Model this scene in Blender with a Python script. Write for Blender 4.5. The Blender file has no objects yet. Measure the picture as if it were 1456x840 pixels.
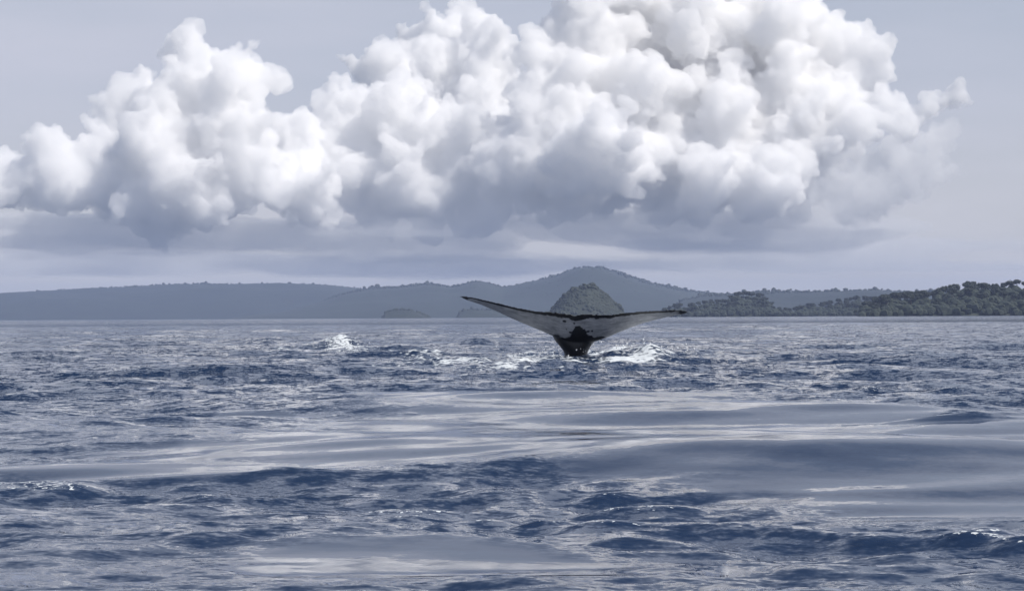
import bpy, math
import numpy as np
from mathutils import Matrix, Vector, Euler

R = math.radians
rng = np.random.default_rng(11)
scene = bpy.context.scene
col = scene.collection

# ------------------------------------------------------------------ camera
PW, PH, FPX = 1456, 840, 3000.0            # photograph size and focal length in its pixels
CAM = Vector((0.0, 0.0, 1.0))
PITCH, ROLL = math.atan(31 / FPX), R(0.31)
cd = bpy.data.cameras.new('camera')
cam = bpy.data.objects.new('camera', cd)
col.objects.link(cam)
cam.location = CAM
cam.rotation_euler = (math.pi / 2 + PITCH, ROLL, 0)
cd.sensor_width = 36
cd.lens = 36 * FPX / PW
cd.clip_start = 0.1
cd.clip_end = 200000
scene.camera = cam
MROT = np.array(Euler(cam.rotation_euler).to_matrix())

# ------------------------------------------------------------------ light
SUN_EL, SUN_AZ = R(50), R(120)              # azimuth measured from +Y (view) towards +X (right)
sun_dir = Vector((math.sin(SUN_AZ) * math.cos(SUN_EL), math.cos(SUN_AZ) * math.cos(SUN_EL), math.sin(SUN_EL)))
world = bpy.data.worlds.new('World')
scene.world = world
world.use_nodes = True
wt = world.node_tree
wt.nodes.clear()
w_out = wt.nodes.new('ShaderNodeOutputWorld')
w_bg = wt.nodes.new('ShaderNodeBackground')
sky = wt.nodes.new('ShaderNodeTexSky')
sky.sky_type = 'NISHITA'
sky.sun_disc = False
sky.sun_elevation = SUN_EL
sky.sun_rotation = SUN_AZ
sky.altitude = 0
sky.air_density = 1.0
sky.dust_density = 2.0
sky.ozone_density = 2.5
# thin high cirrostratus veil over the blue, the same all round
geo = wt.nodes.new('ShaderNodeTexCoord')
mp = wt.nodes.new('ShaderNodeMapping'); mp.inputs['Scale'].default_value = (2.2, 2.2, 11)
nz = wt.nodes.new('ShaderNodeTexNoise'); nz.inputs['Scale'].default_value = 1.6; nz.inputs['Detail'].default_value = 5
rmp = wt.nodes.new('ShaderNodeMapRange')
rmp.inputs['From Min'].default_value = 0.3; rmp.inputs['From Max'].default_value = 0.7
rmp.inputs['To Min'].default_value = 0.60; rmp.inputs['To Max'].default_value = 0.98
vmix = wt.nodes.new('ShaderNodeMix'); vmix.data_type = 'RGBA'
vmix.inputs[7].default_value = (5.95, 6.15, 7.15, 1)
wt.links.new(geo.outputs['Generated'], mp.inputs['Vector'])
wt.links.new(mp.outputs[0], nz.inputs['Vector'])
wt.links.new(nz.outputs['Fac'], rmp.inputs['Value'])
sepz = wt.nodes.new('ShaderNodeSeparateXYZ')
wt.links.new(geo.outputs['Generated'], sepz.inputs[0])
air = wt.nodes.new('ShaderNodeMapRange'); air.interpolation_type = 'SMOOTHSTEP'   # more veil along the slanting path near the horizon
air.inputs['From Min'].default_value = 0.0; air.inputs['From Max'].default_value = 0.6
air.inputs['To Min'].default_value = 1.12; air.inputs['To Max'].default_value = 0.12
wt.links.new(sepz.outputs['Z'], air.inputs['Value'])
vm_ = wt.nodes.new('ShaderNodeMath'); vm_.operation = 'MULTIPLY'; vm_.use_clamp = True
wt.links.new(rmp.outputs[0], vm_.inputs[0]); wt.links.new(air.outputs[0], vm_.inputs[1])
wt.links.new(vm_.outputs[0], vmix.inputs[0])
glow = wt.nodes.new('ShaderNodeMapRange'); glow.interpolation_type = 'SMOOTHSTEP'   # sky pales to white along the whole horizon
glow.inputs['From Min'].default_value = 0.0; glow.inputs['From Max'].default_value = 0.12
glow.inputs['To Min'].default_value = 1.0; glow.inputs['To Max'].default_value = 0.0
hmix = wt.nodes.new('ShaderNodeMix'); hmix.data_type = 'RGBA'
hmix.inputs[6].default_value = vmix.inputs[7].default_value; hmix.inputs[7].default_value = (7.0, 6.9, 7.0, 1)
wt.links.new(sepz.outputs['Z'], glow.inputs['Value']); wt.links.new(glow.outputs[0], hmix.inputs[0]); wt.links.new(hmix.outputs[2], vmix.inputs[7])
wt.links.new(sky.outputs[0], vmix.inputs[6])
low = wt.nodes.new('ShaderNodeMapRange')          # below the horizon lies more sea, not sky
low.inputs['From Min'].default_value = -0.012; low.inputs['From Max'].default_value = -0.002
wt.links.new(sepz.outputs['Z'], low.inputs['Value'])
gmix = wt.nodes.new('ShaderNodeMix'); gmix.data_type = 'RGBA'
gmix.inputs[6].default_value = (1.2, 1.5, 2.1, 1)
wt.links.new(low.outputs[0], gmix.inputs[0]); wt.links.new(vmix.outputs[2], gmix.inputs[7])
wt.links.new(gmix.outputs[2], w_bg.inputs['Color'])
w_bg.inputs['Strength'].default_value = 0.1
wt.links.new(w_bg.outputs[0], w_out.inputs['Surface'])

sd = bpy.data.lights.new('sun', 'SUN')
sd.energy = 3.8
sd.angle = R(0.53)
sd.color = (1.0, 0.95, 0.875)
sun = bpy.data.objects.new('sun', sd)
col.objects.link(sun)
sun.rotation_euler = (-sun_dir).to_track_quat('-Z', 'Y').to_euler()
sun.location = (0, 0, 300)

vs = scene.view_settings
vs.view_transform = 'Standard'
vs.look = 'None'
vs.exposure = 0.0
vs.gamma = 1.0
vs.use_curve_mapping = False
cy = scene.cycles
cy.use_denoising = True
cy.max_bounces = 34
cy.diffuse_bounces = 3
cy.glossy_bounces = 3
cy.transmission_bounces = 4
cy.volume_bounces = 32
cy.transparent_max_bounces = 48
cy.caustics_reflective = False
cy.caustics_refractive = False
cy.sample_clamp_indirect = 6

# ------------------------------------------------------------------ helpers
def pix_dir(px, py):
    px = np.asarray(px, float); py = np.asarray(py, float)
    v = np.stack([(px - PW / 2) / FPX, -(py - PH / 2) / FPX, -np.ones_like(px)], -1)
    return v @ MROT.T                      # not normalised

def pix_at(px, py, Y):                     # the point on the pixel's ray at depth Y
    d = pix_dir(px, py)
    return np.array(CAM) + d * (Y / d[..., 1:2])

def pix_ground(px, py, z=0.0):
    d = pix_dir(px, py)
    return np.array(CAM) + d * ((z - CAM.z) / d[..., 2:3])

def to_pix(P):
    q = (P - np.array(CAM)) @ MROT
    return PW / 2 + FPX * q[..., 0] / -q[..., 2], PH / 2 - FPX * q[..., 1] / -q[..., 2]

def smooth(a, b, x):
    t = np.clip((x - a) / (b - a), 0, 1)
    return t * t * (3 - 2 * t)

def vnoise(x, y, seed=0):
    xi = np.floor(x).astype(np.int64); yi = np.floor(y).astype(np.int64)
    fx = x - xi; fy = y - yi
    fx = fx * fx * fx * (fx * (fx * 6 - 15) + 10); fy = fy * fy * fy * (fy * (fy * 6 - 15) + 10)
    def h(a, b):
        n = (a * 374761393 + b * 668265263 + seed * 1274126177) & 0x7fffffff
        n = ((n ^ (n >> 13)) * 1274126177) & 0x7fffffff
        n = ((n ^ (n >> 16)) * 668265263) & 0x7fffffff
        return ((n ^ (n >> 15)) & 0xffff) / 65535.0
    return (h(xi, yi) * (1 - fx) + h(xi + 1, yi) * fx) * (1 - fy) + (h(xi, yi + 1) * (1 - fx) + h(xi + 1, yi + 1) * fx) * fy

def fbm(x, y, seed=0, octaves=4, gain=0.5):
    s = 0.0; a = 1.0; t = 0.0
    for o in range(octaves):
        s = s + a * (vnoise(x * 2 ** o + 17.3 * o, y * 2 ** o - 9.1 * o, seed + o) * 2 - 1); t += a; a *= gain
    return s / t

def mesh_obj(name, verts, faces, mat=None, parent=None, smooth_shade=True):
    me = bpy.data.meshes.new(name)
    if isinstance(faces, np.ndarray):
        n = faces.shape[1]
        me.vertices.add(len(verts)); me.vertices.foreach_set('co', np.asarray(verts, np.float32).ravel())
        me.loops.add(faces.size); me.loops.foreach_set('vertex_index', faces.astype(np.int32).ravel())
        me.polygons.add(len(faces)); me.polygons.foreach_set('loop_start', np.arange(0, faces.size, n, dtype=np.int32))
        me.update(calc_edges=True); me.validate()
    else:
        me.from_pydata([tuple(v) for v in verts], [], faces)
    me.polygons.foreach_set('use_smooth', np.full(len(me.polygons), smooth_shade))
    if mat: me.materials.append(mat)
    o = bpy.data.objects.new(name, me)
    col.objects.link(o)
    o.parent = parent
    return o

def attr(o, name, values):
    a = o.data.attributes.new(name, 'FLOAT', 'POINT')
    a.data.foreach_set('value', np.asarray(values, np.float32))

def tag(o, label=None, cat=None, group=None, kind=None):
    for k, v in (('label', label), ('category', cat), ('group', group), ('kind', kind)):
        if v: o[k] = v
    return o

class NT:                                   # terse node-tree writer
    def __init__(self, name):
        self.m = bpy.data.materials.new(name); self.m.use_nodes = True
        self.t = self.m.node_tree; self.t.nodes.clear()
        self.out = self.t.nodes.new('ShaderNodeOutputMaterial')
    def n(self, typ, inp=None, **kw):
        x = self.t.nodes.new('ShaderNode' + typ)
        for k, v in kw.items(): setattr(x, k, v)
        for k, v in (inp or {}).items():
            if isinstance(v, bpy.types.NodeSocket): self.t.links.new(v, x.inputs[k])
            else: x.inputs[k].default_value = v
        return x
    def math(self, op, a, b=0.0, clamp=False):
        return self.n('Math', {0: a, 1: b}, operation=op, use_clamp=clamp).outputs[0]
    def mix(self, f, a, b):
        return self.n('Mix', {0: f, 6: a, 7: b}, data_type='RGBA').outputs[2]
    def rng(self, v, a, b, c, d):
        return self.n('MapRange', {0: v, 1: a, 2: b, 3: c, 4: d}).outputs[0]
    def surf(self, s): self.t.links.new(s, self.out.inputs['Surface']); return self.m
    def vol(self, s): self.t.links.new(s, self.out.inputs['Volume']); return self.m

# ------------------------------------------------------------------ materials
def water_material():
    k = NT('sea_water')
    tc = k.n('TexCoord').outputs['Object']
    rough_a = k.n('Attribute', attribute_name='ripple').outputs['Fac']
    foam_a = k.n('Attribute', attribute_name='foam').outputs['Fac']
    dist_a = k.n('Attribute', attribute_name='farness').outputs['Fac']
    nrm = k.n('NewGeometry').outputs['Normal']
    def layer(sx, sy, detail, seed):
        mpn = k.n('Mapping', {'Vector': tc, 'Scale': (sx, sy, 1), 'Location': (seed, seed * 1.7, 0), 'Rotation': (0, 0, seed * .05)})
        c = k.n('TexNoise', {'Vector': mpn.outputs[0], 'Scale': 1.0, 'Detail': detail, 'Roughness': 0.6}).outputs['Color']
        return k.n('VectorMath', {0: c, 1: (0.5, 0.5, 0.5)}, operation='SUBTRACT').outputs[0]
    a = layer(1.6, 2.6, 3.0, 3.0)
    b = layer(7.0, 11.0, 3.0, 8.0)
    a = k.n('VectorMath', {0: a, 'Scale': k.math('MULTIPLY', rough_a, 0.32)}, operation='SCALE').outputs[0]
    b = k.n('VectorMath', {0: b, 'Scale': k.math('MULTIPLY', rough_a, 0.55)}, operation='SCALE').outputs[0]
    c = layer(24.0, 34.0, 2.0, 5.0)
    c = k.n('VectorMath', {0: c, 'Scale': k.math('MULTIPLY', rough_a, 0.35)}, operation='SCALE').outputs[0]
    s = k.n('VectorMath', {0: a, 1: b}, operation='ADD').outputs[0]
    s = k.n('VectorMath', {0: s, 1: c}, operation='ADD').outputs[0]
    s = k.n('VectorMath', {0: s, 1: (1, 1, 0)}, operation='MULTIPLY').outputs[0]
    s = k.n('VectorMath', {0: nrm, 1: s}, operation='ADD').outputs[0]
    s = k.n('VectorMath', {0: s}, operation='NORMALIZE').outputs[0]
    # foam lace
    f1 = k.n('TexNoise', {'Vector': tc, 'Scale': 5.5, 'Detail': 6.0, 'Roughness': 0.68}).outputs['Fac']
    f2 = k.n('TexVoronoi', {'Vector': tc, 'Scale': 9.0}).outputs['Distance']
    fm = k.math('ADD', k.math('MULTIPLY', f1, 0.85), k.math('MULTIPLY', f2, 0.25))
    thr = k.rng(foam_a, 0.0, 1.0, 0.86, 0.30)
    fmask = k.math('MULTIPLY', k.math('DIVIDE', k.math('SUBTRACT', fm, thr), 0.14, True), k.math('MULTIPLY', foam_a, 4.0, True), True)
    glint_a = k.n('Attribute', attribute_name='glint_fleck').outputs['Fac']  # white flecks painted on the chop crests to stand for sun glints
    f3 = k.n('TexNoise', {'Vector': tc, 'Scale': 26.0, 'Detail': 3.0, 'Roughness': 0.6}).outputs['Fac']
    glint = k.math('MULTIPLY', k.math('DIVIDE', k.math('SUBTRACT', f3, k.rng(glint_a, 0.0, 1.0, 0.76, 0.565)), 0.05, True), k.math('MULTIPLY', glint_a, 5.0, True), True)
    fmask = k.math('MAXIMUM', fmask, glint)
    base = k.n('BsdfPrincipled', {'Base Color': (0.010, 0.024, 0.060, 1), 'Roughness': k.rng(dist_a, 0, 1, 0.02, 0.12), 'IOR': 1.333, 'Normal': s}).outputs[0]
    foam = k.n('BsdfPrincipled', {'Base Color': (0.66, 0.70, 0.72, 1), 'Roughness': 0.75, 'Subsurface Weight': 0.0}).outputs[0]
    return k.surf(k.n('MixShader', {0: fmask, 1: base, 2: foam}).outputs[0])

def whale_material():
    k = NT('whale_skin')
    white = k.n('Attribute', attribute_name='white').outputs['Fac']
    tc = k.n('TexCoord').outputs['Object']
    n1 = k.n('TexNoise', {'Vector': tc, 'Scale': 6.0, 'Detail': 8.0, 'Roughness': 0.65}).outputs['Fac']
    n2 = k.n('TexNoise', {'Vector': tc, 'Scale': 30.0, 'Detail': 4.0}).outputs['Fac']
    m = k.math('ADD', white, k.math('MULTIPLY', k.math('SUBTRACT', n1, 0.5), 1.5))
    m = k.rng(m, 0.42, 0.58, 0.0, 1.0)
    dark = k.mix(n2, (0.008, 0.009, 0.011, 1), (0.03, 0.03, 0.033, 1))
    mp_ = k.n('Mapping', {'Vector': tc, 'Scale': (3.2, 14.0, 14.0)}).outputs[0]
    n3 = k.n('TexNoise', {'Vector': mp_, 'Scale': 1.0, 'Detail': 5.0, 'Roughness': 0.7}).outputs['Fac']
    pale = k.mix(k.rng(k.math('ADD', k.math('MULTIPLY', n3, 0.6), k.math('MULTIPLY', n1, 0.4)), 0.36, 0.64, 0, 1), (0.26, 0.265, 0.28, 1), (0.64, 0.64, 0.645, 1))
    c = k.mix(m, dark, pale)
    bp = k.n('Bump', {'Height': n2, 'Strength': 0.35, 'Distance': 0.02}).outputs[0]
    return k.surf(k.n('BsdfPrincipled', {'Base Color': c, 'Roughness': k.rng(n1, 0, 1, 0.22, 0.5), 'Normal': bp}).outputs[0])

def foliage_material(name, c0, c1, scale):
    k = NT(name)
    tc = k.n('TexCoord').outputs['Object']
    info = k.n('ObjectInfo').outputs['Random']
    n1 = k.n('TexNoise', {'Vector': tc, 'Scale': scale, 'Detail': 3.0}).outputs['Fac']
    f = k.rng(k.math('ADD', n1, k.math('MULTIPLY', info, 0.35)), 0.35, 0.95, 0, 1)
    c = k.mix(f, c0 + (1,), c1 + (1,))
    return k.surf(k.n('BsdfPrincipled', {'Base Color': c, 'Roughness': 0.75}).outputs[0])

def cloud_material(name, density, aniso=0.0, colr=(1, 1, 1, 1)):
    k = NT(name)
    return k.vol(k.n('VolumeScatter', {'Color': colr, 'Density': density, 'Anisotropy': aniso}).outputs[0])

M_water = water_material()
M_whale = whale_material()
M_far = foliage_material('far_forest', (0.020, 0.028, 0.020), (0.032, 0.043, 0.028), 0.01)
M_leaf = foliage_material('tree_foliage', (0.018, 0.027, 0.018), (0.034, 0.046, 0.030), 0.25)
kb = NT('tree_bark')
M_bark = kb.surf(kb.n('BsdfPrincipled', {'Base Color': kb.mix(kb.n('TexNoise', {'Scale': 2.0}).outputs['Fac'], (0.06, 0.05, 0.04, 1), (0.16, 0.14, 0.11, 1)), 'Roughness': 0.9}).outputs[0])

# ------------------------------------------------------------------ sea
FD = 47.0                                   # depth of the whale
def sea():
    d = [0.4]
    while d[-1] < 13200:
        r = d[-1]
        d.append(r * (1 + (0.05 if r < 5 else 0.0058 if r < 70 else 0.009 if r < 300 else 0.02)))
    d = np.array(d)
    half = R(24)
    th = np.concatenate([np.linspace(-math.pi, -half, 70, endpoint=False), np.linspace(-half, half, 560), np.linspace(half, math.pi, 70, endpoint=False)[1:]])
    nr, nt = len(d), len(th)
    T, D = np.meshgrid(th, d)
    X = (np.sin(T) * D).ravel(); Y = (np.cos(T) * D).ravel(); D = D.ravel()
    dense = np.abs(T.ravel()) <= half
    sp_r = np.where(D < 70, 0.0058, np.where(D < 300, 0.009, 0.02)) * D
    P = np.stack([X, Y, np.zeros_like(X)], -1)
    ok = Y > 2
    px = np.full(len(X), -9999.0); py = np.full(len(X), 9999.0)
    px[ok], py[ok] = to_pix(P[ok])
    # -------- slick (oily smooth) water against wind ripple, patches placed on the sea
    wx = X + 0.04 * D * fbm(X * .25, Y * .12, 5, 3); wy = Y * (1 + 0.13 * fbm(X * .3 + 9, Y * .25, 6, 4))
    qx, qy = px.copy(), py.copy()
    W = np.stack([wx, np.maximum(wy, 2), 0 * wx], -1)
    qx[ok], qy[ok] = to_pix(W[ok])
    def patch(cx, cy_, rx, ry, s=1.0):
        return s * np.exp(-(((qx - cx) / rx) ** 2 + ((qy - cy_) / ry) ** 2) ** 2)
    slick = np.zeros_like(X)
    for a in ((800, 625, 480, 55), (1200, 662, 430, 54), (250, 662, 400, 30, .9), (760, 568, 330, 20, .9), (1000, 600, 560, 22), (620, 790, 300, 36, .95), (170, 612, 240, 14, .35), (360, 583, 100, 8, 1), (980, 555, 120, 8, .7)):
        slick = np.maximum(slick, patch(*a))
    frac = fbm(X * .55, Y * 1.1, 15, 5, .6)
    slick = slick + 0.5 * frac * smooth(.02, .5, slick) + .25 * smooth(.35, .7, frac)
    rip = 1 - 0.95 * smooth(0.12, .72, slick)
    streak = fbm(X * .35, Y * .9, 21, 4)
    rip = np.clip(rip * (1 + 0.5 * streak) + 0.05 * smooth(0.1, 0.6, streak), 0.0, 1.3)
    # bands of broken chop where the slick's rim meets the swell
    bxs = [-400, 0, 200, 420, 600, 900, 1080, 1200, 1456, 1900]; bys = [725, 708, 714, 724, 736, 730, 732, 742, 758, 770]
    band = np.exp(-((qy - np.interp(qx, bxs, bys)) / 15.0) ** 2) * (0.6 + 0.9 * np.clip(fbm(X * .8, Y * .8, 71, 3) + .3, 0, 1))
    for a in ((1200, 553, 190, 9, .9), (1360, 575, 120, 7, .9), (1360, 600, 60, 8, 1.0), (60, 648, 90, 7, .8), (130, 548, 190, 16, .5), (1250, 730, 300, 12, .5)):
        band = np.maximum(band, patch(*a))
    rip = np.maximum(rip, 0.9 * np.clip(band, 0, 1)) + 0.65 * np.clip(band, 0, 1)
    # -------- waves
    Z = np.zeros_like(X); DX = np.zeros_like(X); DY = np.zeros_like(X); ZC = np.zeros_like(X)
    comps = []
    for i in range(24):                     # swell and wind sea, crests across the view
        lam = 2.2 * (13.0 / 2.2) ** rng.random()
        ang = rng.normal(0, 0.42) + 0.1
        comps.append((lam, ang, 0.0027 * lam ** 0.95 * (0.6 + 0.8 * rng.random()), 0))
    for i in range(64):                     # chop, only in rippled water
        lam = 0.11 * (1.7 / 0.11) ** rng.random()
        ang = rng.normal(0.12, 0.7)
        comps.append((lam, ang, 0.0032 * lam ** 0.72 * (0.5 + rng.random()), 1))
    for i in range(22):                     # faint undulation that runs through the slicks too
        lam = 0.55 * (3.0 / 0.55) ** rng.random()
        comps.append((lam, rng.normal(-0.05, 0.4), 0.0014 * lam * (0.5 + rng.random()), 2))
    for lam, ang, amp, kind in comps:
        kx, ky = math.sin(ang) * 2 * math.pi / lam, math.cos(ang) * 2 * math.pi / lam
        fade = smooth(2.2, 5.0, lam / sp_r) * np.where(dense, 1, smooth(1.5, 4, lam / (D * 0.09)))
        A = amp * fade * (np.clip(rip, 0, 1.9) * (1 + 0.6 * smooth(14, 32, D)) if kind == 1 else 0.65 + .35 * smooth(8, 16, D) + .5 * smooth(18, 34, D))
        ph = kx * X + ky * Y + rng.random() * 6.283
        Z += A * np.cos(ph)
        if kind == 1: ZC += A * np.cos(ph)
        s = A * np.sin(ph) * (0.42 if kind else 0.6)
        DX -= s * math.sin(ang); DY -= s * math.cos(ang)
    # single swells seen in the photograph: (pixel of crest, half width in m, length in m, height, slant)
    for cx, cyp, w, l, h, sl in ((1150, 662, 3.0, 1.3, 0.152, .05), (330, 685, 2.6, .36, .12, .18), (60, 668, 1.4, .5, .07, .1), (1360, 602, .5, .18, .11, 0), (760, 700, 4.0, .3, .035, .0), (1130, 712, 1.3, .3, .045, .05),
                                 (820, 578, 3.0, .6, .06, .02), (400, 590, 2.0, .8, .06, .0), (680, 492, 0.9, .8, .28, 0), (560, 497, 1.2, .8, .22, .1), (480, 496, .8, .7, .3, 0), (330, 494, 5, 1.2, .18, .05), (120, 497, 4, 1.2, .16, .0), (1200, 520, 5, 1.2, .14, .05), (230, 525, 3, 1.0, .15, -.1), (1440, 548, 2, 1.0, .13, 0)):
        g = pix_ground(cx, cyp)
        u = X - g[0]; v = Y - g[1] - sl * u
        v = v + .25 * l * fbm(X * .7, Y * .7, int(cx), 2)
        h = h * (0.6 if cyp > 530 and h < .15 else 1.0)
        Z += h * np.exp(-(u / w) ** 2) * np.exp(-np.where(v < 0, (v / (l * .8)) ** 2, (v / (l * 1.6)) ** 2))
    # -------- white water round the whale
    foam = np.zeros_like(X)
    def fpatch(cx, cyp, rx, ry, s):
        return s * np.exp(-((px - cx) / rx) ** 2 - ((py - cyp) / ry) ** 2)
    for a in ((905, 512, 62, 15, 1.05), (960, 510, 55, 6, .75), (840, 512, 60, 9, .75), (770, 518, 100, 13, .75), (640, 520, 110, 12, .7), (560, 522, 90, 8, .62), (480, 497, 27, 8, .95), (503, 502, 30, 8, .8), (450, 496, 40, 5, .6), (1000, 513, 60, 6, .6), (400, 500, 60, 5, .5), (370, 490, 40, 4, .5), (440, 488, 60, 4, .5), (620, 508, 100, 9, .62), (700, 526, 130, 8, .62), (540, 512, 60, 8, .55), (470, 524, 40, 6, .45)):
        foam = np.maximum(foam, fpatch(*a))
    foam *= 1.05 * (0.8 + 0.5 * fbm(X * .9, Y * .5, 31, 3))
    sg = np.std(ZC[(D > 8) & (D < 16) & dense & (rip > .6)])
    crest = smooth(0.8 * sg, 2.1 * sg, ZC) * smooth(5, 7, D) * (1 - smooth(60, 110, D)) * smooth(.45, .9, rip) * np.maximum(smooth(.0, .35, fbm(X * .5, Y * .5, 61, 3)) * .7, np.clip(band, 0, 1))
    lump = np.abs(fbm(X * 1.1, Y * .8, 41, 4))
    Z += np.clip(foam, 0, 1) * (0.04 + 0.36 * lump)
    # water heaped where the flank pushes through
    wq = pix_at(np.array(905.0), np.array(500.0), FD)
    Z += 0.10 * np.exp(-((X - wq[0]) / 1.1) ** 2 - ((Y - wq[1]) / 1.6) ** 2)
    Z += 0.05 * np.exp(-((X - 1.4) / 3.0) ** 2 - ((Y - FD) / 2.5) ** 2)
    glint_fleck = crest * (D < 40)  # where the painted sun glints lie, nearer water only
    far = smooth(60, 900, D)
    ripple = rip * (1 + 3.0 * smooth(12, 45, D)) * (1 - far) + far * 3.4
    V = np.stack([X + DX, Y + DY, Z], -1)
    i = np.arange(nr - 1)[:, None] * nt; j = np.arange(nt)[None, :]
    jn = (j + 1) % nt
    F = np.stack([i + j, i + jn, i + nt + jn, i + nt + j], -1).reshape(-1, 4)[:, ::-1]
    o = mesh_obj('sea', V, F, M_water)
    attr(o, 'ripple', ripple); attr(o, 'foam', np.clip(foam, 0, 1)); attr(o, 'glint_fleck', glint_fleck); attr(o, 'farness', far)
    tag(o, 'dark blue rippled sea with smooth slicks and low swells', kind='structure')
sea()

# ------------------------------------------------------------------ wooded hills and islands
def ico_lump(sub, seed, amp=0.25):
    import bmesh
    bm = bmesh.new(); bmesh.ops.create_icosphere(bm, subdivisions=sub, radius=1)
    v = np.array([x.co[:] for x in bm.verts]); f = np.array([[q.index for q in p.verts] for p in bm.faces])
    bm.free()
    r = np.random.default_rng(seed)
    v *= (1 + amp * (r.random((len(v), 1)) * 2 - 1))
    return v, f

LUMPS = [ico_lump(1, s) for s in range(6)]

def hill(name, label, prof, depth, D, width, tree_r, n_tree, kind, cat, shore=0.25, seed=0, cover=True, drop=0.0, sink=0.75):
    """terrain whose ridge (with its trees) follows a skyline measured in the photograph, standing at distance D"""
    prof = np.array(prof, float)
    P = pix_at(prof[:, 0], prof[:, 1], D)
    xs, hs = P[:, 0], np.maximum(P[:, 2] - tree_r * 1.0 - drop, -2)
    nx = 220; ny = 40
    gx = np.linspace(xs[0], xs[-1], nx)
    gh = np.interp(gx, xs, hs)
    v = np.linspace(-1, 1, ny)
    def height(x, t):
        h = np.interp(x, xs, hs)
        h = np.where(h < 0, 0, h)
        cs = np.clip(1 - np.abs(t) ** 1.6, 0, 1) ** (0.8)
        n = fbm(x / (width * .5) + seed, t * 1.7 + seed, seed + 3, 4)
        w = np.abs(t)
        return h * np.clip(cs + 0.8 * w * (1 - w) * 2 * n, 0, 1) - 3.0 * smooth(0.85, 1.0, w)
    GX, TV = np.meshgrid(gx, v)
    Z = height(GX.ravel(), TV.ravel())
    Yw = D + TV.ravel() * width
    V = np.stack([GX.ravel() * (Yw / D), Yw, Z], -1)
    i = np.arange(ny - 1)[:, None] * nx; j = np.arange(nx - 1)[None, :]
    F = np.stack([i + j, i + j + 1, i + nx + j + 1, i + nx + j], -1).reshape(-1, 4)
    o = mesh_obj(name, V, F, M_far)
    tag(o, label, kind='structure')
    if cover:
        r = np.random.default_rng(seed + 50)
        # canopy: crowns packed over the front slope and the ridge
        n = n_tree
        x = xs[0] + (xs[-1] - xs[0]) * r.random(n)
        t = np.where(r.random(n) < 0.35, r.normal(0, 0.05, n), -r.random(n) * 0.96)
        z = height(x, t); y = D + t * width
        keep = z > (70.0 if name == 'peaked_hill' else 0.0)
        x, y, z = x[keep] * (y[keep] / D), y[keep], z[keep]
        R_ = np.where(np.abs(y / D - 1) * D < width * .12, tree_r * (0.35 + 0.65 * r.random(len(x)) ** 3), tree_r * .75)
        big = (r.random(len(x)) < 0.06) & (np.abs(y - D) < width * .1)
        R_ = np.where(big, R_ * 1.25, R_); z = z + np.where(big, tree_r * .6, 0)
        VV, FF, base = [], [], 0
        for q in range(len(x)):
            lv, lf = LUMPS[r.integers(6)]
            a = r.random() * 6.28
            c, s = math.cos(a), math.sin(a)
            w = np.stack([lv[:, 0] * c - lv[:, 1] * s, lv[:, 0] * s + lv[:, 1] * c, lv[:, 2] * (0.8 + .3 * r.random())], -1) * R_[q]
            VV.append(w + (x[q], y[q], z[q] - R_[q] * (sink if R_[q] == tree_r * .75 else -.3))); FF.append(lf + base); base += len(lv)
        fo = mesh_obj(name.replace('hill', 'forest').replace('island', 'forest').replace('headland', 'forest') if name.split('_')[-1] in ('hill', 'island', 'headland') else 'forest', np.concatenate(VV), np.concatenate(FF), M_far)
        tag(fo, cat, 'forest', kind='stuff')
    return height, xs

hill('far_hill', 'long low blue hill fading in haze behind the sea',
     [(-420, 424), (-200, 420), (-60, 420), (0, 417), (60, 413), (150, 408), (230, 403), (290, 401), (340, 403), (400, 402), (470, 405), (520, 410), (600, 414), (720, 420), (800, 436)],
     0, 9800, 1500, 7, 4500, 'structure', 'hazy forest covering the long low hill', seed=1)
hill('peaked_hill', 'blue wooded hill rising to one rounded peak',
     [(330, 449), (400, 440), (450, 428), (485, 416), (505, 411), (530, 406), (560, 405), (590, 402), (612, 400), (640, 405), (652, 404), (675, 398), (695, 401), (715, 407), (735, 404), (760, 398), (790, 390), (810, 382), (830, 377), (855, 377), (880, 384), (900, 391), (930, 401), (960, 407), (990, 412), (1020, 416), (1100, 418), (1250, 425), (1330, 445)],
     0, 8000, 1200, 7, 6500, 'structure', 'forest covering the peaked blue hill', seed=2)
hill('low_hill', 'low wooded ridge between the peaked hill and the near headland',
     [(940, 446), (970, 425), (1000, 417), (1040, 415), (1080, 411), (1110, 410), (1150, 412), (1200, 412), (1250, 410), (1300, 413), (1400, 410), (1600, 412), (1800, 410)],
     0, 6200, 700, 7, 3500, 'structure', 'forest covering the low ridge', seed=3)
hill('small_island', 'small faint wooded island below the low hill',
     [(542, 451), (548, 442), (558, 438), (573, 437), (585, 438), (595, 442), (607, 447), (615, 451)],
     0, 5000, 90, 5, 260, 'structure', 'forest on the small faint island', seed=4)
hill('low_foreland', 'low faint wooded point behind the raised fluke tip',
     [(648, 451), (655, 441), (668, 437), (690, 438), (715, 440), (740, 446), (750, 451)],
     0, 5400, 100, 5, 300, 'structure', 'forest on the low faint point', seed=5)
hill('dome_island', 'steep dome shaped wooded island behind the whale tail',
     [(768, 451), (776, 446), (784, 440), (796, 424), (810, 412), (823, 405), (836, 402.5), (846, 405), (859, 415), (871, 426), (884, 439), (893, 446), (902, 451)],
     0, 3000, 70, 4.2, 1100, 'structure', 'forest covering the steep dome shaped island', seed=6, sink=.6)

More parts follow.
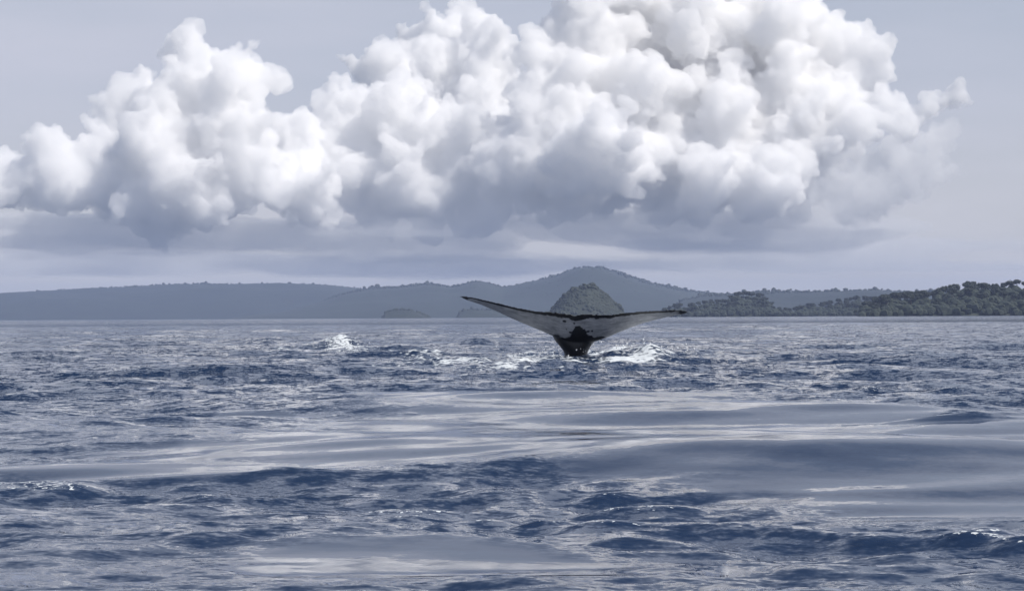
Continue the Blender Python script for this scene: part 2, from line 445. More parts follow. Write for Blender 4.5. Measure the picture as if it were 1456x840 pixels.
# -------- near headlands with single trees
def crown_mesh(seed, R_=6.5, H=6.0):
    r = np.random.default_rng(seed)
    V, F = [], []
    # main limbs carry clumps; each clump is a shell of leaf sprays
    n_cl = 15
    for c in range(n_cl):
        a = r.random() * 6.283; rad = R_ * 0.72 * math.sqrt(r.random()); zc = H * (0.15 + 0.75 * r.random()) * (1 - 0.45 * (rad / R_) ** 2)
        cc = np.array([math.cos(a) * rad, math.sin(a) * rad, zc]); cr = R_ * (0.26 + 0.2 * r.random())
        lv, lf = LUMPS[r.integers(6)]
        b = len(V)
        V.extend((lv * cr * 0.82 * (1, 1, .75) + cc).tolist()); F.extend([[i + b for i in f] for f in lf.tolist()])
        for q in range(46):
            d = r.normal(size=3); d /= np.linalg.norm(d); d[2] = abs(d[2]) if r.random() < .7 else d[2]
            p = cc + d * cr * (0.75 + 0.4 * r.random()) * (1, 1, .8)
            s = 0.45 + 0.55 * r.random()
            u = r.normal(size=3); u /= np.linalg.norm(u); w = np.cross(u, d); w /= np.linalg.norm(w) + 1e-6; u = np.cross(d, w) + .5 * d
            b = len(V)
            V.extend([(p + s * u).tolist(), (p + s * .7 * w).tolist(), (p - s * u).tolist(), (p - s * .7 * w).tolist()]); F.append([b, b + 1, b + 2, b + 3])
    return V, F

def trunk_mesh(seed, h=11.0, spread=3.5):
    r = np.random.default_rng(seed)
    V, F = [], []
    def tube(p0, p1, r0, r1, n=6):
        p0, p1 = np.array(p0), np.array(p1); d = p1 - p0; d = d / np.linalg.norm(d)
        u = np.cross(d, (0.3, 1, .1)); u /= np.linalg.norm(u); w = np.cross(d, u)
        b = len(V)
        for p, q in ((p0, r0), (p1, r1)):
            for i in range(n):
                a = 6.283 * i / n
                V.append((p + q * (math.cos(a) * u + math.sin(a) * w)).tolist())
        for i in range(n): F.append([b + i, b + (i + 1) % n, b + n + (i + 1) % n, b + n + i])
    top = (r.normal() * .5, r.normal() * .5, h)
    mid = (top[0] * .4, top[1] * .4, h * .6)
    tube((0, 0, -3), mid, .55, .4); tube(mid, top, .4, .28)
    for i in range(5):
        a = 6.283 * i / 5 + r.random(); s = spread * (.7 + .6 * r.random())
        tube(mid if i % 2 else top, (math.cos(a) * s, math.sin(a) * s, h + 1 + 2.5 * r.random()), .22, .08)
    return V, F

TREES = []
for s in range(6):
    root = bpy.data.objects.new('rainforest_tree', None)
    hgt = 8.0 + 1.2 * s
    cv, cf = crown_mesh(200 + s, 6.0 + .5 * (s % 3), 5.5 + .8 * (s % 4))
    tv, tf = trunk_mesh(300 + s, hgt)
    c = mesh_obj('crown', cv, cf, M_leaf, root, False); c.location.z = hgt - 1.0
    t = mesh_obj('trunk', tv, tf, M_bark, root, False)
    for q in (c, t): col.objects.unlink(q)
    top = hgt - 1 + max(v[2] for v in cv)
    TREES.append((root, c, t, top))

def tree(loc, kind, scale, rz, label, group):
    root, c, t, top = TREES[kind]
    r2 = root.copy(); col.objects.link(r2)
    for q in (c, t):
        qq = q.copy(); col.objects.link(qq); qq.parent = r2
    r2.location = loc; r2.scale = (scale, scale, scale * 1.0); r2.rotation_euler = (0, 0, rz)
    tag(r2, label, 'tree', group)

def headland(name, label, prof, D, width, nridge, nslope, seed, tree_label, group, sc):
    prof = np.array(prof, float)
    P = pix_at(prof[:, 0], prof[:, 1], D)
    xs, tops = P[:, 0], P[:, 2]
    r = np.random.default_rng(seed)
    mean_top = 14.5 * sc
    hs = np.maximum(tops - mean_top, 0.6)
    height, xs2 = hill(name, label, prof, 0, D, width, mean_top, 0, 'structure', '', seed=seed, cover=False)
    VV, FF, bs = [], [], 0
    for n_ in range(1250):
        x = xs[0] + (xs[-1] - xs[0]) * r.random(); t = -r.random() * .97 + .03 if n_ < 900 else -.8 - .17 * r.random()
        z = float(height(np.array([x]), np.array([t]))[0])
        if z < -2.2: continue
        y = D + t * width; lv, lf = LUMPS[r.integers(6)]; q = 3.0 + 2.5 * r.random()
        skyl = float(np.interp(x, xs, tops))
        VV.append(lv * q + (x * y / D, y, min(max(z, 0) + 1 + 4 * r.random() * sc, max(skyl - 5, .5)))); FF.append(lf + bs); bs += len(lv)
    tag(mesh_obj('undergrowth', np.concatenate(VV), np.concatenate(FF), M_leaf, smooth_shade=False), 'dense dark undergrowth between the trees of the ' + name.replace('_', ' '), 'undergrowth', kind='stuff')
    # trees on the ridge whose tops make the skyline
    spots = []
    for x in np.linspace(xs[0], xs[-1], nridge):
        spots.append((x + r.normal() * 2, r.normal() * 0.03, 1))
    for _ in range(nslope):
        spots.append((xs[0] + (xs[-1] - xs[0]) * r.random(), -r.random() ** .8 * 0.93, 0))
    for x, t, ridge in spots:
        z = float(height(np.array([x]), np.array([t]))[0])
        k = int(r.integers(6)); top = TREES[k][3]
        y = D + t * width
        skyl = float(np.interp(x, xs, tops))
        if ridge:
            s = min(max((skyl - max(z, 0)) / top, 0.35), 1.35) * (0.92 + .12 * r.random()) * 1.0
        else:
            s = sc * (0.5 + .42 * r.random())
            s = min(s, max((skyl - max(z, 0)) / top * 1.0, .3))
        if z < -1.5: continue
        tree((x * (y / D), y, max(z, 0.2) - 0.4), k, s, r.random() * 6.28, 'rainforest tree ' + ('on the crest breaking the skyline of the ' if ridge else 'at the waterline of the ' if t < -.6 else 'on the slope below the crest of the ') + tree_label, group)

headland('middle_headland', 'dark wooded point right of the whale tail', [(925, 449), (940, 440), (952, 433), (966, 429), (980, 430), (1004, 425), (1028, 423), (1043, 416), (1050, 412), (1062, 413), (1083, 416), (1093, 423), (1100, 431), (1110, 437), (1130, 436), (1144, 430.5), (1164, 430), (1181, 426), (1198, 423), (1219, 418.6), (1240, 420), (1300, 424), (1400, 424)],
         3300, 110, 56, 76, 7, 'hazy low headland beyond the fluke', 'trees on the middle headland', 1.0)
headland('near_headland', 'near dark green wooded headland reaching the sea', [(1222, 445), (1229, 426), (1250, 421), (1260, 416), (1284, 414), (1311, 411), (1326, 414), (1331, 408), (1352, 401.6), (1365, 404), (1372, 399), (1382, 396), (1389, 401), (1403, 399), (1420, 404), (1430, 398), (1444, 396), (1456, 397), (1500, 400), (1560, 396), (1640, 402), (1720, 420)],
         2250, 90, 54, 112, 8, 'near dark green headland', 'trees on the near headland', 1.0)

# ------------------------------------------------------------------ whale tail
def whale():
    # outline in a zoomed view of the photograph: (x, y) -> photo pixel
    Z = lambda a: np.array([(620 + x / 3.64, 360 + y / 3.64) for x, y in a])
    te = Z([(120, 221), (150, 218), (190, 226), (240, 237), (330, 258), (430, 281), (520, 297), (600, 303), (660, 309), (700, 316), (718, 323), (738, 318), (775, 312), (830, 315), (900, 316), (960, 306), (1050, 298), (1150, 293), (1230, 290), (1280, 290), (1307, 299)])
    le = Z([(120, 223), (150, 240), (230, 264), (320, 302), (400, 340), (480, 373), (560, 406), (610, 428), (650, 448), (690, 462), (735, 468), (790, 462), (832, 452), (872, 440), (930, 415), (1000, 386), (1080, 358), (1160, 338), (1240, 321), (1290, 315), (1307, 302)])
    n = 321
    s = np.linspace(0, 1, n)
    x0, x1 = te[0, 0], te[-1, 0]
    u = 0.5 - 0.5 * np.cos(math.pi * s); u = 0.35 * u + 0.65 * s
    xx = x0 + (x1 - x0) * u
    def sm(a, k):
        p = np.pad(a, k, mode='edge'); return np.convolve(p, np.ones(2 * k + 1) / (2 * k + 1), 'valid')
    ty = sm(np.interp(xx, te[:, 0], te[:, 1]), 2); ly = sm(np.interp(xx, le[:, 0], le[:, 1]), 5)
    ly = np.maximum(ly, ty + 0.6)
    # knobbly trailing edge
    ty = ty + 0.5 * np.interp(xx, [x0, 700, 735, 800, 830, 880, x1], [0.4, .5, 1, 1, .6, .8, .5]) * (vnoise(xx / 5.0, xx * 0, 77) - .5)
    m = FPX / FD
    span = (xx - 816) / m
    vis = (ly - ty) / m                                        # chord as seen
    half = 2.6
    q = np.abs(span) / half
    chord = np.interp(q, [0, .08, .2, .4, .6, .8, .93, 1.02], [1.0, 1.05, 1.0, 0.8, .6, .39, .2, .03])
    lean = np.sqrt(np.maximum(chord ** 2 - vis ** 2, 0.0))     # how far the trailing edge stands nearer than the leading edge
    sweep = 0.35 * q ** 1.6 + 0.05                             # tips swept back towards the camera
    A = pix_at(xx, ty, FD); B = pix_at(xx, ly, FD)
    # put edges at their own depth along their own rays
    def at_depth(px, py, Y):
        d = pix_dir(px, py); return np.array(CAM) + d * (Y / d[:, 1])[:, None]
    Yte = FD - 0.62 * lean - sweep; Yle = FD + 0.38 * lean - sweep * 0.75
    TEp = at_depth(xx, ty, Yte); LEp = at_depth(xx, ly, Yle)
    nc = 26
    c = (1 - np.cos(np.linspace(0, math.pi, nc))) / 2          # 0 at leading edge
    thick = np.clip(0.13 * chord * (1 + 0.9 * np.exp(-(q / .16) ** 2)), 0.012, 1)
    prof = 2.97 * np.sqrt(c + 1e-9) - 1.26 * c - 3.516 * c ** 2 + 2.843 * c ** 3 - 1.036 * c ** 4
    prof = np.maximum(prof / prof.max(), 0.0) * 0.5
    prof[-1] = 0.03; prof[0] = 0.0
    V = []; white = []
    ring = 2 * nc - 2
    for i in range(n):
        ch = TEp[i] - LEp[i]; L = np.linalg.norm(ch) + 1e-9
        sp = np.array([1.0, 0, 0]); nn = np.cross(ch / L, sp); nn /= np.linalg.norm(nn)   # normal
        if nn[2] < 0: nn = -nn                                   # dorsal = up
        # dorsal (up/away) then ventral
        for kk in range(nc):
            V.append(LEp[i] + ch * c[kk] + nn * thick[i] * prof[kk] * 1.0)
        for kk in range(nc - 2, 0, -1):
            V.append(LEp[i] + ch * c[kk] - nn * thick[i] * prof[kk] * 0.75)
        for kk in range(ring):
            cc = c[kk] if kk < nc else c[ring - kk]
            ven = kk >= nc
            w = 0.0
            if ven:
                w = 1.0
                w -= smooth(0.80 - .25 * q[i] ** 2, 0.93 - .2 * q[i] ** 2, cc) * 0.95                # black trailing margin
                w -= 0.8 * smooth(.12, .0, cc) * smooth(.2, .32, q[i])
                w -= 0.8 * smooth(.34, .05, cc) * smooth(.28, .14, q[i])
                w -= 0.3 * smooth(.45, .9, q[i])
                w -= 1.3 * smooth(0.88, 0.97, q[i])
            white.append(w)
    V = np.array(V)
    F = []
    for i in range(n - 1):
        for kk in range(ring):
            a = i * ring + kk; b = i * ring + (kk + 1) % ring
            F.append([a, b, b + ring, a + ring])
    F.append(list(range(ring))[::-1]); F.append([(n - 1) * ring + kk for kk in range(ring)])
    nb = len(V)
    # tail stock: rings from inside the fluke root down into the sea, flattened side to side with keels
    ctr = pix_at(np.array(815.0), np.array(452.0), FD)
    m_ = 1 / m
    rows = []   # (photo y, photo x centre, half width m, half depth m, depth offset)
    for py, cx, hw, hd, yo in ((453, 817, .20, .05, .20), (462, 817.5, .40, .14, .26), (470, 818, .50, .22, .31), (476, 818.5, .51, .27, .35), (481, 818.5, .485, .31, .38), (486, 818.5, .43, .35, .42), (492, 819, .355, .40, .47), (497, 819.5, .30, .43, .51), (503, 820, .255, .46, .56), (512, 821, .27, .52, .66), (530, 822, .36, .62, .9), (560, 822, .5, .75, 1.4), (600, 822, .62, .85, 2.1)):
        rows.append((py, cx, hw, hd, yo))
    rows = np.array(rows)
    tt = np.linspace(0, len(rows) - 1, 60)
    ri = np.stack([sm(np.interp(tt, np.arange(len(rows)), rows[:, k]), 2) for k in range(5)], -1)
    na = 72
    an = np.linspace(0, 2 * math.pi, na, endpoint=False)
    SV = []; SW = []
    for py, cx, hw, hd, yo in ri:
        p = pix_at(np.array(cx), np.array(py), FD)
        ca, sa = np.cos(an), np.sin(an)
        # lens-like section: keels at left and right, rounded belly towards the camera
        keel = np.sign(ca) * np.abs(ca) ** 0.85
        belly = np.sign(sa) * np.abs(sa) ** 1.25
        X_ = p[0] + keel * hw; Y_ = p[1] + yo - belly * hd
        SV.append(np.stack([X_, Y_, np.full(na, p[2])], -1))
        t = (480 - py) / 22
        SW.append(np.full(na, -0.2) + 0.75 * np.clip(t, 0, 1.2) * smooth(0.25, 0.7, np.abs(ca)) - 0.15 * (np.abs(ca) < .3))
    SV = np.concatenate(SV); SW = np.concatenate(SW)
    for i in range(len(ri) - 1):
        for k_ in range(na):
            a = nb + i * na + k_; b = nb + i * na + (k_ + 1) % na
            F.append([a, b, b + na, a + na])
    F.append([nb + k_ for k_ in range(na)]); F.append([nb + (len(ri) - 1) * na + k_ for k_ in range(na)][::-1])
    V = np.concatenate([V, SV]); white = np.concatenate([np.array(white), SW])
    # pigment blotches on the ventral face at their place on the skin
    vx, vy = to_pix(V)
    zx = (vx - 620) * 3.64; zy = (vy - 360) * 3.64
    for bx, by, rx, ry, s_ in ((665, 351, 10, 7, 1.3), (835, 357, 9, 5, 1.0), (808, 405, 7, 10, .9), (800, 430, 9, 8, .8), (675, 392, 8, 6, .8), (716, 362, 9, 5, .8), (735, 332, 26, 12, 1.1), (700, 336, 8, 4, .5), (736, 386, 15, 13, 1.1), (722, 402, 16, 16, 1.0), (752, 404, 22, 16, 1.1), (742, 428, 38, 22, 1.4), (790, 408, 8, 7, .8), (692, 412, 7, 6, .7), (783, 442, 14, 9, .8), (748, 470, 50, 36, 1.6), (690, 470, 34, 26, 1.3), (660, 452, 14, 12, .9), (830, 470, 40, 26, 1.4), (860, 445, 20, 12, .9), (845, 460, 30, 20, 1.2), (560, 318, 8, 4, .4), (900, 330, 12, 5, .4)):
        white = white - s_ * np.exp(-(((zx - bx) / rx) ** 2 + ((zy - by) / ry) ** 2) ** 1.2)
    base = np.array([0.55, FD + .5, 0.0])
    root = bpy.data.objects.new('whale', None); col.objects.link(root); root.location = base
    o = mesh_obj('tail', V - base, F, M_whale, root)
    attr(o, 'white', np.clip(white, -1, 1.2))
    # one continuous skin
    md = o.modifiers.new('skin', 'REMESH'); md.mode = 'VOXEL'; md.voxel_size = 0.017; md.use_smooth_shade = True
    dg = bpy.context.evaluated_depsgraph_get()
    me = bpy.data.meshes.new_from_object(o.evaluated_get(dg))
    # carry the pigment over from the nearest original vertex
    from mathutils.kdtree import KDTree
    kd = KDTree(len(V))
    for i, p in enumerate(V - base): kd.insert(p, i)
    kd.balance()
    wn = np.empty(len(me.vertices))
    for v in me.vertices:
        hits = kd.find_n(v.co, 3)
        ws = [1 / (h[2] + 1e-4) for h in hits]
        wn[v.index] = sum(white[h[1]] * w for h, w in zip(hits, ws)) / sum(ws)
    o.modifiers.clear(); o.data = me
    if 'white' in me.attributes: me.attributes.remove(me.attributes['white'])
    attr(o, 'white', np.clip(wn, -1, 1.2))
    if not me.materials: me.materials.append(M_whale)
    sm_ = o.modifiers.new('smooth', 'SMOOTH'); sm_.factor = 0.5; sm_.iterations = 4
    tag(root, 'raised whale tail with pale black edged underside, diving in white water', 'whale')
whale()

def spray():
    r = np.random.default_rng(91); VV, FF, b = [], [], 0
    for cx, cyp, rx, hz, n in ((905, 500, 34, .45, 170), (850, 502, 26, .3, 70), (770, 503, 30, .25, 60), (486, 490, 16, .35, 90), (950, 504, 30, .2, 50)):
        for _ in range(n):
            p = pix_at(np.array(cx + r.normal() * rx), np.array(float(cyp)), FD + r.normal() * .8 + (10 if cx < 500 else 0))
            lv, lf = LUMPS[r.integers(6)]
            q = .006 + .016 * r.random() ** 3
            VV.append(lv * q * (1, 1, 1.4) + (p[0], p[1], .1 + hz * r.random() ** 2)); FF.append(lf + b); b += len(lv)
    k = NT('spray_drops')
    m = k.surf(k.n('BsdfPrincipled', {'Base Color': (0.75, 0.78, 0.8, 1), 'Roughness': 0.3}).outputs[0])
    tag(mesh_obj('spray', np.concatenate(VV), np.concatenate(FF), m), 'fine white spray thrown up round the whale tail', 'spray', kind='stuff')
spray()

# ------------------------------------------------------------------ clouds (real bodies of cloud, scattering the sun)
TRIS = [0]
def bake_cloud(o, voxel, disp):
    """points with radii -> one closed surface -> cauliflower bumps, cleaned once between the coarse and the fine bumps"""
    def stage(step):
        first = step == 1
        ng = bpy.data.node_groups.new('cloud_shape', 'GeometryNodeTree')
        ng.interface.new_socket('Geometry', in_out='INPUT', socket_type='NodeSocketGeometry')
        ng.interface.new_socket('Geometry', in_out='OUTPUT', socket_type='NodeSocketGeometry')
        N = ng.nodes.new; Lk = ng.links.new
        gi, go = N('NodeGroupInput'), N('NodeGroupOutput')
        last = gi.outputs[0]
        def node_math(op, x, y):
            q = N('ShaderNodeMath'); q.operation = op
            for i_, v_ in enumerate((x, y)):
                if isinstance(v_, float): q.inputs[i_].default_value = v_
                else: Lk(v_, q.inputs[i_])
            return q.outputs[0]
        def offset(vec, last):
            sp = N('GeometryNodeSetPosition'); Lk(last, sp.inputs['Geometry']); Lk(vec, sp.inputs['Offset'])
            return sp.outputs[0]
        def warp(scale, amp, detail, last):
            tex = N('ShaderNodeTexNoise'); tex.inputs['Scale'].default_value = scale; tex.inputs['Detail'].default_value = detail
            pos = N('GeometryNodeInputPosition'); Lk(pos.outputs[0], tex.inputs['Vector'])
            sub = N('ShaderNodeVectorMath'); sub.operation = 'SUBTRACT'; sub.inputs[1].default_value = (.5, .5, .5)
            scl = N('ShaderNodeVectorMath'); scl.operation = 'SCALE'; scl.inputs['Scale'].default_value = amp * 2
            Lk(tex.outputs['Color'], sub.inputs[0]); Lk(sub.outputs[0], scl.inputs[0])
            return offset(scl.outputs[0], last)
        def billow(scale, amp, last):                            # cauliflower bumps along the normal
            pos = N('GeometryNodeInputPosition')
            tex = N('ShaderNodeTexNoise'); tex.inputs['Scale'].default_value = scale * 1.1; tex.inputs['Detail'].default_value = 2.0
            Lk(pos.outputs[0], tex.inputs['Vector'])
            ad = N('ShaderNodeVectorMath'); ad.operation = 'MULTIPLY_ADD'; ad.inputs[1].default_value = (.7 / scale,) * 3
            Lk(tex.outputs['Color'], ad.inputs[0]); Lk(pos.outputs[0], ad.inputs[2])
            vo = N('ShaderNodeTexVoronoi'); vo.feature = 'SMOOTH_F1'; vo.inputs['Scale'].default_value = scale; vo.inputs['Smoothness'].default_value = .25
            Lk(ad.outputs[0], vo.inputs['Vector'])
            h_ = node_math('MULTIPLY', node_math('SUBTRACT', .32, node_math('MULTIPLY', node_math('POWER', vo.outputs['Distance'], 2.0), 1.15)), amp)
            # patches of crisp and of smooth surface
            pt = N('ShaderNodeTexNoise'); pt.inputs['Scale'].default_value = scale * .3; Lk(pos.outputs[0], pt.inputs['Vector'])
            mr = N('ShaderNodeMapRange'); mr.inputs[1].default_value = .38; mr.inputs[2].default_value = .62; mr.inputs[3].default_value = .25; mr.inputs[4].default_value = 1.25
            Lk(pt.outputs['Fac'], mr.inputs[0])
            h_ = node_math('MULTIPLY', h_, mr.outputs[0])
            nn = N('GeometryNodeInputNormal')
            scl = N('ShaderNodeVectorMath'); scl.operation = 'SCALE'; Lk(nn.outputs[0], scl.inputs[0]); Lk(h_, scl.inputs['Scale'])
            return offset(scl.outputs[0], last)
        if first:
            na = N('GeometryNodeInputNamedAttribute'); na.data_type = 'FLOAT'; na.inputs['Name'].default_value = 'rad'
            mp_ = N('GeometryNodeMeshToPoints'); pv = N('GeometryNodePointsToVolume'); vm = N('GeometryNodeVolumeToMesh')
            pv.resolution_mode = 'VOXEL_SIZE'; pv.inputs['Voxel Size'].default_value = voxel
            pv.inputs['Density'].default_value = 1.0
            vm.inputs['Threshold'].default_value = 0.15; vm.resolution_mode = 'GRID'
            Lk(last, mp_.inputs['Mesh']); Lk(na.outputs[0], mp_.inputs['Radius'])
            Lk(mp_.outputs[0], pv.inputs['Points']); Lk(na.outputs[0], pv.inputs['Radius'])
            Lk(pv.outputs[0], vm.inputs['Volume'])
            last = warp(1 / 1500.0, 420.0 * disp, 1.0, vm.outputs[0])
            last = billow(1 / 620.0, 420.0 * disp, last)
        elif step == 2:
            last = billow(1 / 300.0, 270.0 * disp, last)
            last = billow(1 / 150.0, 150.0 * disp, last)
            last = warp(1 / 200.0, 34.0 * disp, 3.0, last)
        else:
            last = billow(1 / 95.0, 85.0 * disp, last)
            last = warp(1 / 80.0, 22.0 * disp, 2.0, last)
            sm_ = N('GeometryNodeSetShadeSmooth'); Lk(last, sm_.inputs[0]); last = sm_.outputs[0]
        Lk(last, go.inputs[0])
        return ng
    md = o.modifiers.new('shape', 'NODES'); md.node_group = stage(1)
    rm = o.modifiers.new('clean', 'REMESH'); rm.mode = 'VOXEL'; rm.voxel_size = voxel * .9; rm.use_smooth_shade = True
    md = o.modifiers.new('detail', 'NODES'); md.node_group = stage(2)
    rm = o.modifiers.new('clean', 'REMESH'); rm.mode = 'VOXEL'; rm.voxel_size = voxel * .8; rm.use_smooth_shade = True
    md = o.modifiers.new('fine', 'NODES'); md.node_group = stage(3)
    dg = bpy.context.evaluated_depsgraph_get()
    nm = bpy.data.meshes.new_from_object(o.evaluated_get(dg))
    o.modifiers.clear()
    # drop loose crumbs
    nv = len(nm.vertices); co = np.empty(nv * 3, np.float32); nm.vertices.foreach_get('co', co); co = co.reshape(-1, 3)
    ed = np.empty(len(nm.edges) * 2, np.int32); nm.edges.foreach_get('vertices', ed); ed = ed.reshape(-1, 2)
    lab = np.arange(nv)
    for _ in range(400):
        m_ = np.minimum(lab[ed[:, 0]], lab[ed[:, 1]]); old = lab.copy()
        np.minimum.at(lab, ed[:, 0], m_); np.minimum.at(lab, ed[:, 1], m_)
        lab = lab[lab]; lab = lab[lab]
        if (lab == old).all(): break
    cnt = np.bincount(lab, minlength=nv)
    keep = cnt[lab] > max(1500, 0.02 * nv)
    nl = len(nm.loops); lv = np.empty(nl, np.int32); nm.loops.foreach_get('vertex_index', lv)
    ls = np.empty(len(nm.polygons), np.int32); nm.polygons.foreach_get('loop_start', ls)
    lt = np.empty(len(nm.polygons), np.int32); nm.polygons.foreach_get('loop_total', lt)
    new = np.cumsum(keep) - 1
    me = bpy.data.meshes.new(o.name)
    fk = keep[lv[ls]]
    q4 = fk & (lt == 4); q3 = fk & (lt == 3)
    L4 = new[lv[ls[q4][:, None] + np.arange(4)]].astype(np.int32); L3 = new[lv[ls[q3][:, None] + np.arange(3)]].astype(np.int32)
    loops = np.concatenate([L4.ravel(), L3.ravel()]); st = np.concatenate([np.arange(len(L4)) * 4, len(L4) * 4 + np.arange(len(L3)) * 3]).astype(np.int32)
    me.vertices.add(int(keep.sum())); me.vertices.foreach_set('co', co[keep].ravel())
    me.loops.add(len(loops)); me.loops.foreach_set('vertex_index', loops)
    me.polygons.add(len(st)); me.polygons.foreach_set('loop_start', st)
    me.update(calc_edges=True)
    me.polygons.foreach_set('use_smooth', np.ones(len(st), bool))
    o.data = me
    TRIS[0] += 2 * len(L4) + len(L3)

def cloud(name, label, blobs, D, base_py, mat, seed, kids=9, kids2=3, voxel=35.0, rough=1.0, squash=1.0, disp=1.0):
    r = np.random.default_rng(seed)
    m = D / FPX
    pts, rad = [], []
    base_z = float(pix_at(np.array(728.0), np.array(base_py), D)[2])
    for bl in blobs:
        bx, by, br = bl[:3]
        off = bl[3] if len(bl) > 3 else 0.0                   # extra depth in units of radius
        Y = D + off * br * m + r.normal() * br * m * 0.25
        c = pix_at(np.array(float(bx)), np.array(float(by)), Y); R0 = br * m * Y / D * 0.86
        pts.append(c); rad.append(R0)
        for i in range(kids):
            d = r.normal(size=3); d /= np.linalg.norm(d)
            if d[1] > 0.35: d[1] *= -1
            if d[2] < -0.1 and r.random() < .7: d[2] *= -1
            R1 = R0 * (0.30 + 0.26 * r.random())
            c1 = c + d * (R0 * (0.86 + 0.1 * rough * r.random()))
            pts.append(c1); rad.append(R1)
            for j in range(kids2):
                e = d + 0.9 * r.normal(size=3); e /= np.linalg.norm(e)
                R2 = R1 * (0.28 + 0.24 * r.random())
                c2 = c1 + e * R1 * (0.9 + .12 * r.random())
                pts.append(c2); rad.append(R2)
    pts = np.array(pts); rad = np.array(rad)
    # flat bases
    low = base_z + 0.25 * rad
    pts[:, 2] = np.where(pts[:, 2] < low, low + (pts[:, 2] - low) * .18, pts[:, 2])
    rad = np.maximum(rad, voxel * 1.3)
    pts[:, 2] = np.mean(pts[:, 2]) + (pts[:, 2] - np.mean(pts[:, 2])) * squash
    ctr = pts.mean(0)
    me = bpy.data.meshes.new(name); me.from_pydata([tuple(p - ctr) for p in pts], [], [])
    a = me.attributes.new('rad', 'FLOAT', 'POINT'); a.data.foreach_set('value', rad.astype(np.float32))
    o = bpy.data.objects.new(name, me); col.objects.link(o); o.location = ctr
    bake_cloud(o, voxel, disp)
    nm = o.data
    nm.materials.clear(); nm.materials.append(mat)
    pass
    tag(o, label, 'cloud', kind='stuff')
    return o

CD = 25000
M_cum = cloud_material('cumulus', 0.0092)
M_soft = cloud_material('soft_cloud', 0.0026)
M_flat = cloud_material('stratus', 0.0009)
M_thin = cloud_material('thin_stratus', 0.0005)
left = [(255, 75, 30, 1), (275, 100, 40, .8), (330, 110, 38, .6), (350, 130, 35, .5), (385, 122, 22, .5), (290, 160, 70, .4), (250, 215, 80, 0), (335, 210, 70, 0), (200, 245, 58, -.3),
        (78, 225, 32, .2), (92, 265, 44, 0), (30, 285, 34, .3), (-20, 270, 45, .5), (-80, 280, 60, .5), (140, 265, 50, -.2), (420, 262, 45, -.2), (365, 265, 50, -.4), (235, 275, 58, -.6), (300, 270, 60, -.8), (190, 150, 48, 2.2), (165, 190, 46, 1.8), (120, 230, 45, 1.2), (120, 285, 42, .5), (60, 285, 38, .6), (400, 285, 42, .6), (440, 280, 40, .8)]
mid = [(488, 140, 38, .8), (455, 185, 42, .4), (540, 185, 62, .5), (590, 165, 52, .8), (625, 205, 58, .4), (540, 245, 58, 0), (478, 248, 52, 0), (600, 262, 52, -.3), (660, 255, 42, -.2), (440, 235, 38, -.1)]
back = [(625, 62, 56, 6), (562, 82, 38, 6), (692, 75, 46, 6), (508, 80, 16, 14), (700, 125, 52, 5), (625, 120, 60, 5), (735, 72, 22, 6), (560, 130, 45, 5), (690, 185, 60, 4), (640, 190, 55, 4), (700, 250, 60, 3), (600, 270, 60, 3), (690, 290, 50, 3)]
right = [(768, 62, 28, 1), (850, 62, 66, 1.2), (930, 40, 68, 1.4), (1005, 55, 76, 1.4), (1080, 65, 72, 1.2), (1150, 100, 66, .8), (1205, 140, 54, .6), (1235, 155, 46, .6), (1280, 165, 34, .5), (1320, 152, 24, .5), (1350, 150, 18, .5),
         (830, 122, 60, .5), (772, 142, 42, .3), (900, 150, 76, .4), (985, 165, 76, .6), (1060, 175, 84, .3), (1150, 185, 72, .1), (790, 205, 66, -.3), (748, 228, 46, -.4), (728, 255, 46, -.4),
         (860, 232, 74, -.5), (940, 245, 64, -.5), (1020, 250, 60, -.6), (1100, 250, 58, -.5), (950, -25, 80, 1.6), (860, -15, 58, 1.5), (1040, -5, 80, 1.5), (1110, 30, 55, 1.4), (790, 272, 46, .5), (830, 285, 40, .3), (970, 125, 60, 2.4), (905, 85, 60, 2.4)]
wisp = [(1215, 250, 50), (1275, 235, 44), (1200, 285, 50), (1290, 260, 40), (1345, 240, 26), (1130, 275, 46), (1350, 200, 24)]
for lst in (left, mid, right):               # towers thickened behind what shows, unseen bulk added to shade the stratus
    lst += [(bx, by + 8, br * .95, off + 1.9) for bx, by, br, off in lst if br > 55]
cloud('cumulus_cloud', 'tall white cumulus tower above the long low hill', left, CD, 312, M_cum, 1)
cloud('cumulus_cloud', 'broad white cumulus shoulder between two taller towers', mid, CD + 900, 318, M_cum, 2)
cloud('cumulus_cloud', 'grey topped cumulus tower standing behind the others', back, CD + 2200, 312, M_cum, 3)
cloud('cumulus_cloud', 'largest billowing white cumulus above the peaked hill', right, CD + 400, 312, M_cum, 4)
cloud('cloud_fringe', 'soft fading right edge of the largest cumulus', wisp, CD + 300, 330, M_soft, 5, kids=10, kids2=6)
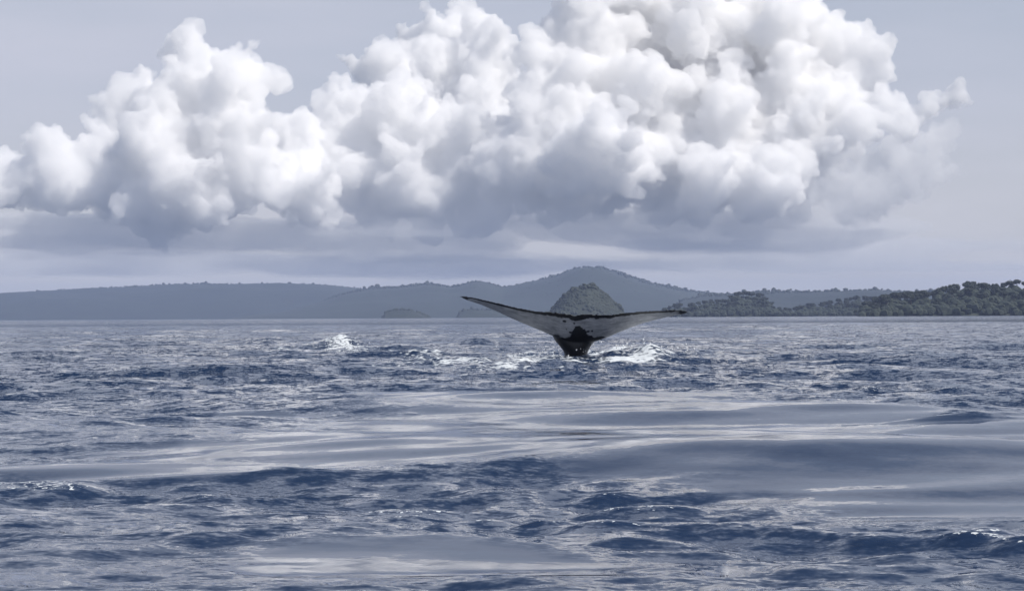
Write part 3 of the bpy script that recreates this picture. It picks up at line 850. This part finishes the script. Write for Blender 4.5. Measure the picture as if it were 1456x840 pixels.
def stratus(label, layers, D, mat, seed, deep=1300):
    """flat layers, thin towards their edges: (x0, x1, y, half thickness) in photo pixels at distance D"""
    r = np.random.default_rng(seed); m = D / FPX
    pts, rad = [], []
    for x0, x1, py, th in layers:
        for _ in range(int((x1 - x0) * 0.9 + 30)):
            u = r.random(); t = r.normal() * .42; v = r.normal() * .45
            e = (1 - (2 * u - 1) ** 4) ** .5
            Y = D + v * deep * e
            p = pix_at(np.array(x0 + (x1 - x0) * u), np.array(py - t * th * e * math.sqrt(max(0.05, 1 - min(v * v, .95)))), Y)
            pts.append(p); rad.append(max(th * m * (.16 + .2 * r.random()) * e, 120))
    pts = np.array(pts); ctr = pts.mean(0)
    flat = np.array((2.6, 1.0, 0.5))                        # lumps drawn out sideways and flattened
    pts = ctr + (pts - ctr) / flat
    me = bpy.data.meshes.new('stratus_cloud'); me.from_pydata([tuple(p - ctr) for p in pts], [], [])
    a = me.attributes.new('rad', 'FLOAT', 'POINT'); a.data.foreach_set('value', np.array(rad, np.float32))
    o = bpy.data.objects.new('stratus_cloud', me); col.objects.link(o); o.location = ctr
    bake_cloud(o, 50.0, .45)
    o.scale = flat
    o.data.materials.clear(); o.data.materials.append(mat)
    pass
    tag(o, label, 'cloud', kind='stuff')
stratus('flat grey blue cloud layer under the cumulus', [(-200, 330, 322, 26), (150, 700, 328, 34), (420, 720, 345, 40), (640, 1130, 312, 15), (760, 1300, 330, 22), (-100, 420, 345, 18), (900, 1240, 345, 16)], CD + 1300, M_flat, 6)
stratus('thin cloud streaks low over the hills', [(-200, 420, 366, 10), (250, 780, 372, 14), (380, 760, 386, 7), (700, 1350, 376, 12), (-200, 600, 380, 12), (900, 1500, 350, 12), (1000, 1300, 362, 6), (-150, 300, 388, 6), (1050, 1500, 380, 4)], CD + 3500, M_thin, 9, 2000)

# ------------------------------------------------------------------ haze over the sea
def haze():
    x0, x1, y0, y1, z0, z1 = -14500, 14500, -14500, 14500, -6, 240
    V = [(x, y, z) for x in (x0, x1) for y in (y0, y1) for z in (z0, z1)]
    F = [[0, 1, 3, 2], [4, 6, 7, 5], [0, 4, 5, 1], [2, 3, 7, 6], [0, 2, 6, 4], [1, 5, 7, 3]]
    k = NT('haze')
    m = k.vol(k.n('VolumePrincipled', {'Color': (0.57, 0.69, 1.0, 1), 'Density': 0.68e-4, 'Anisotropy': 0.0}).outputs[0])
    o = mesh_obj('haze', V, F, m, smooth_shade=False)
    tag(o, 'pale blue haze over the sea and hills', kind='stuff')
haze()
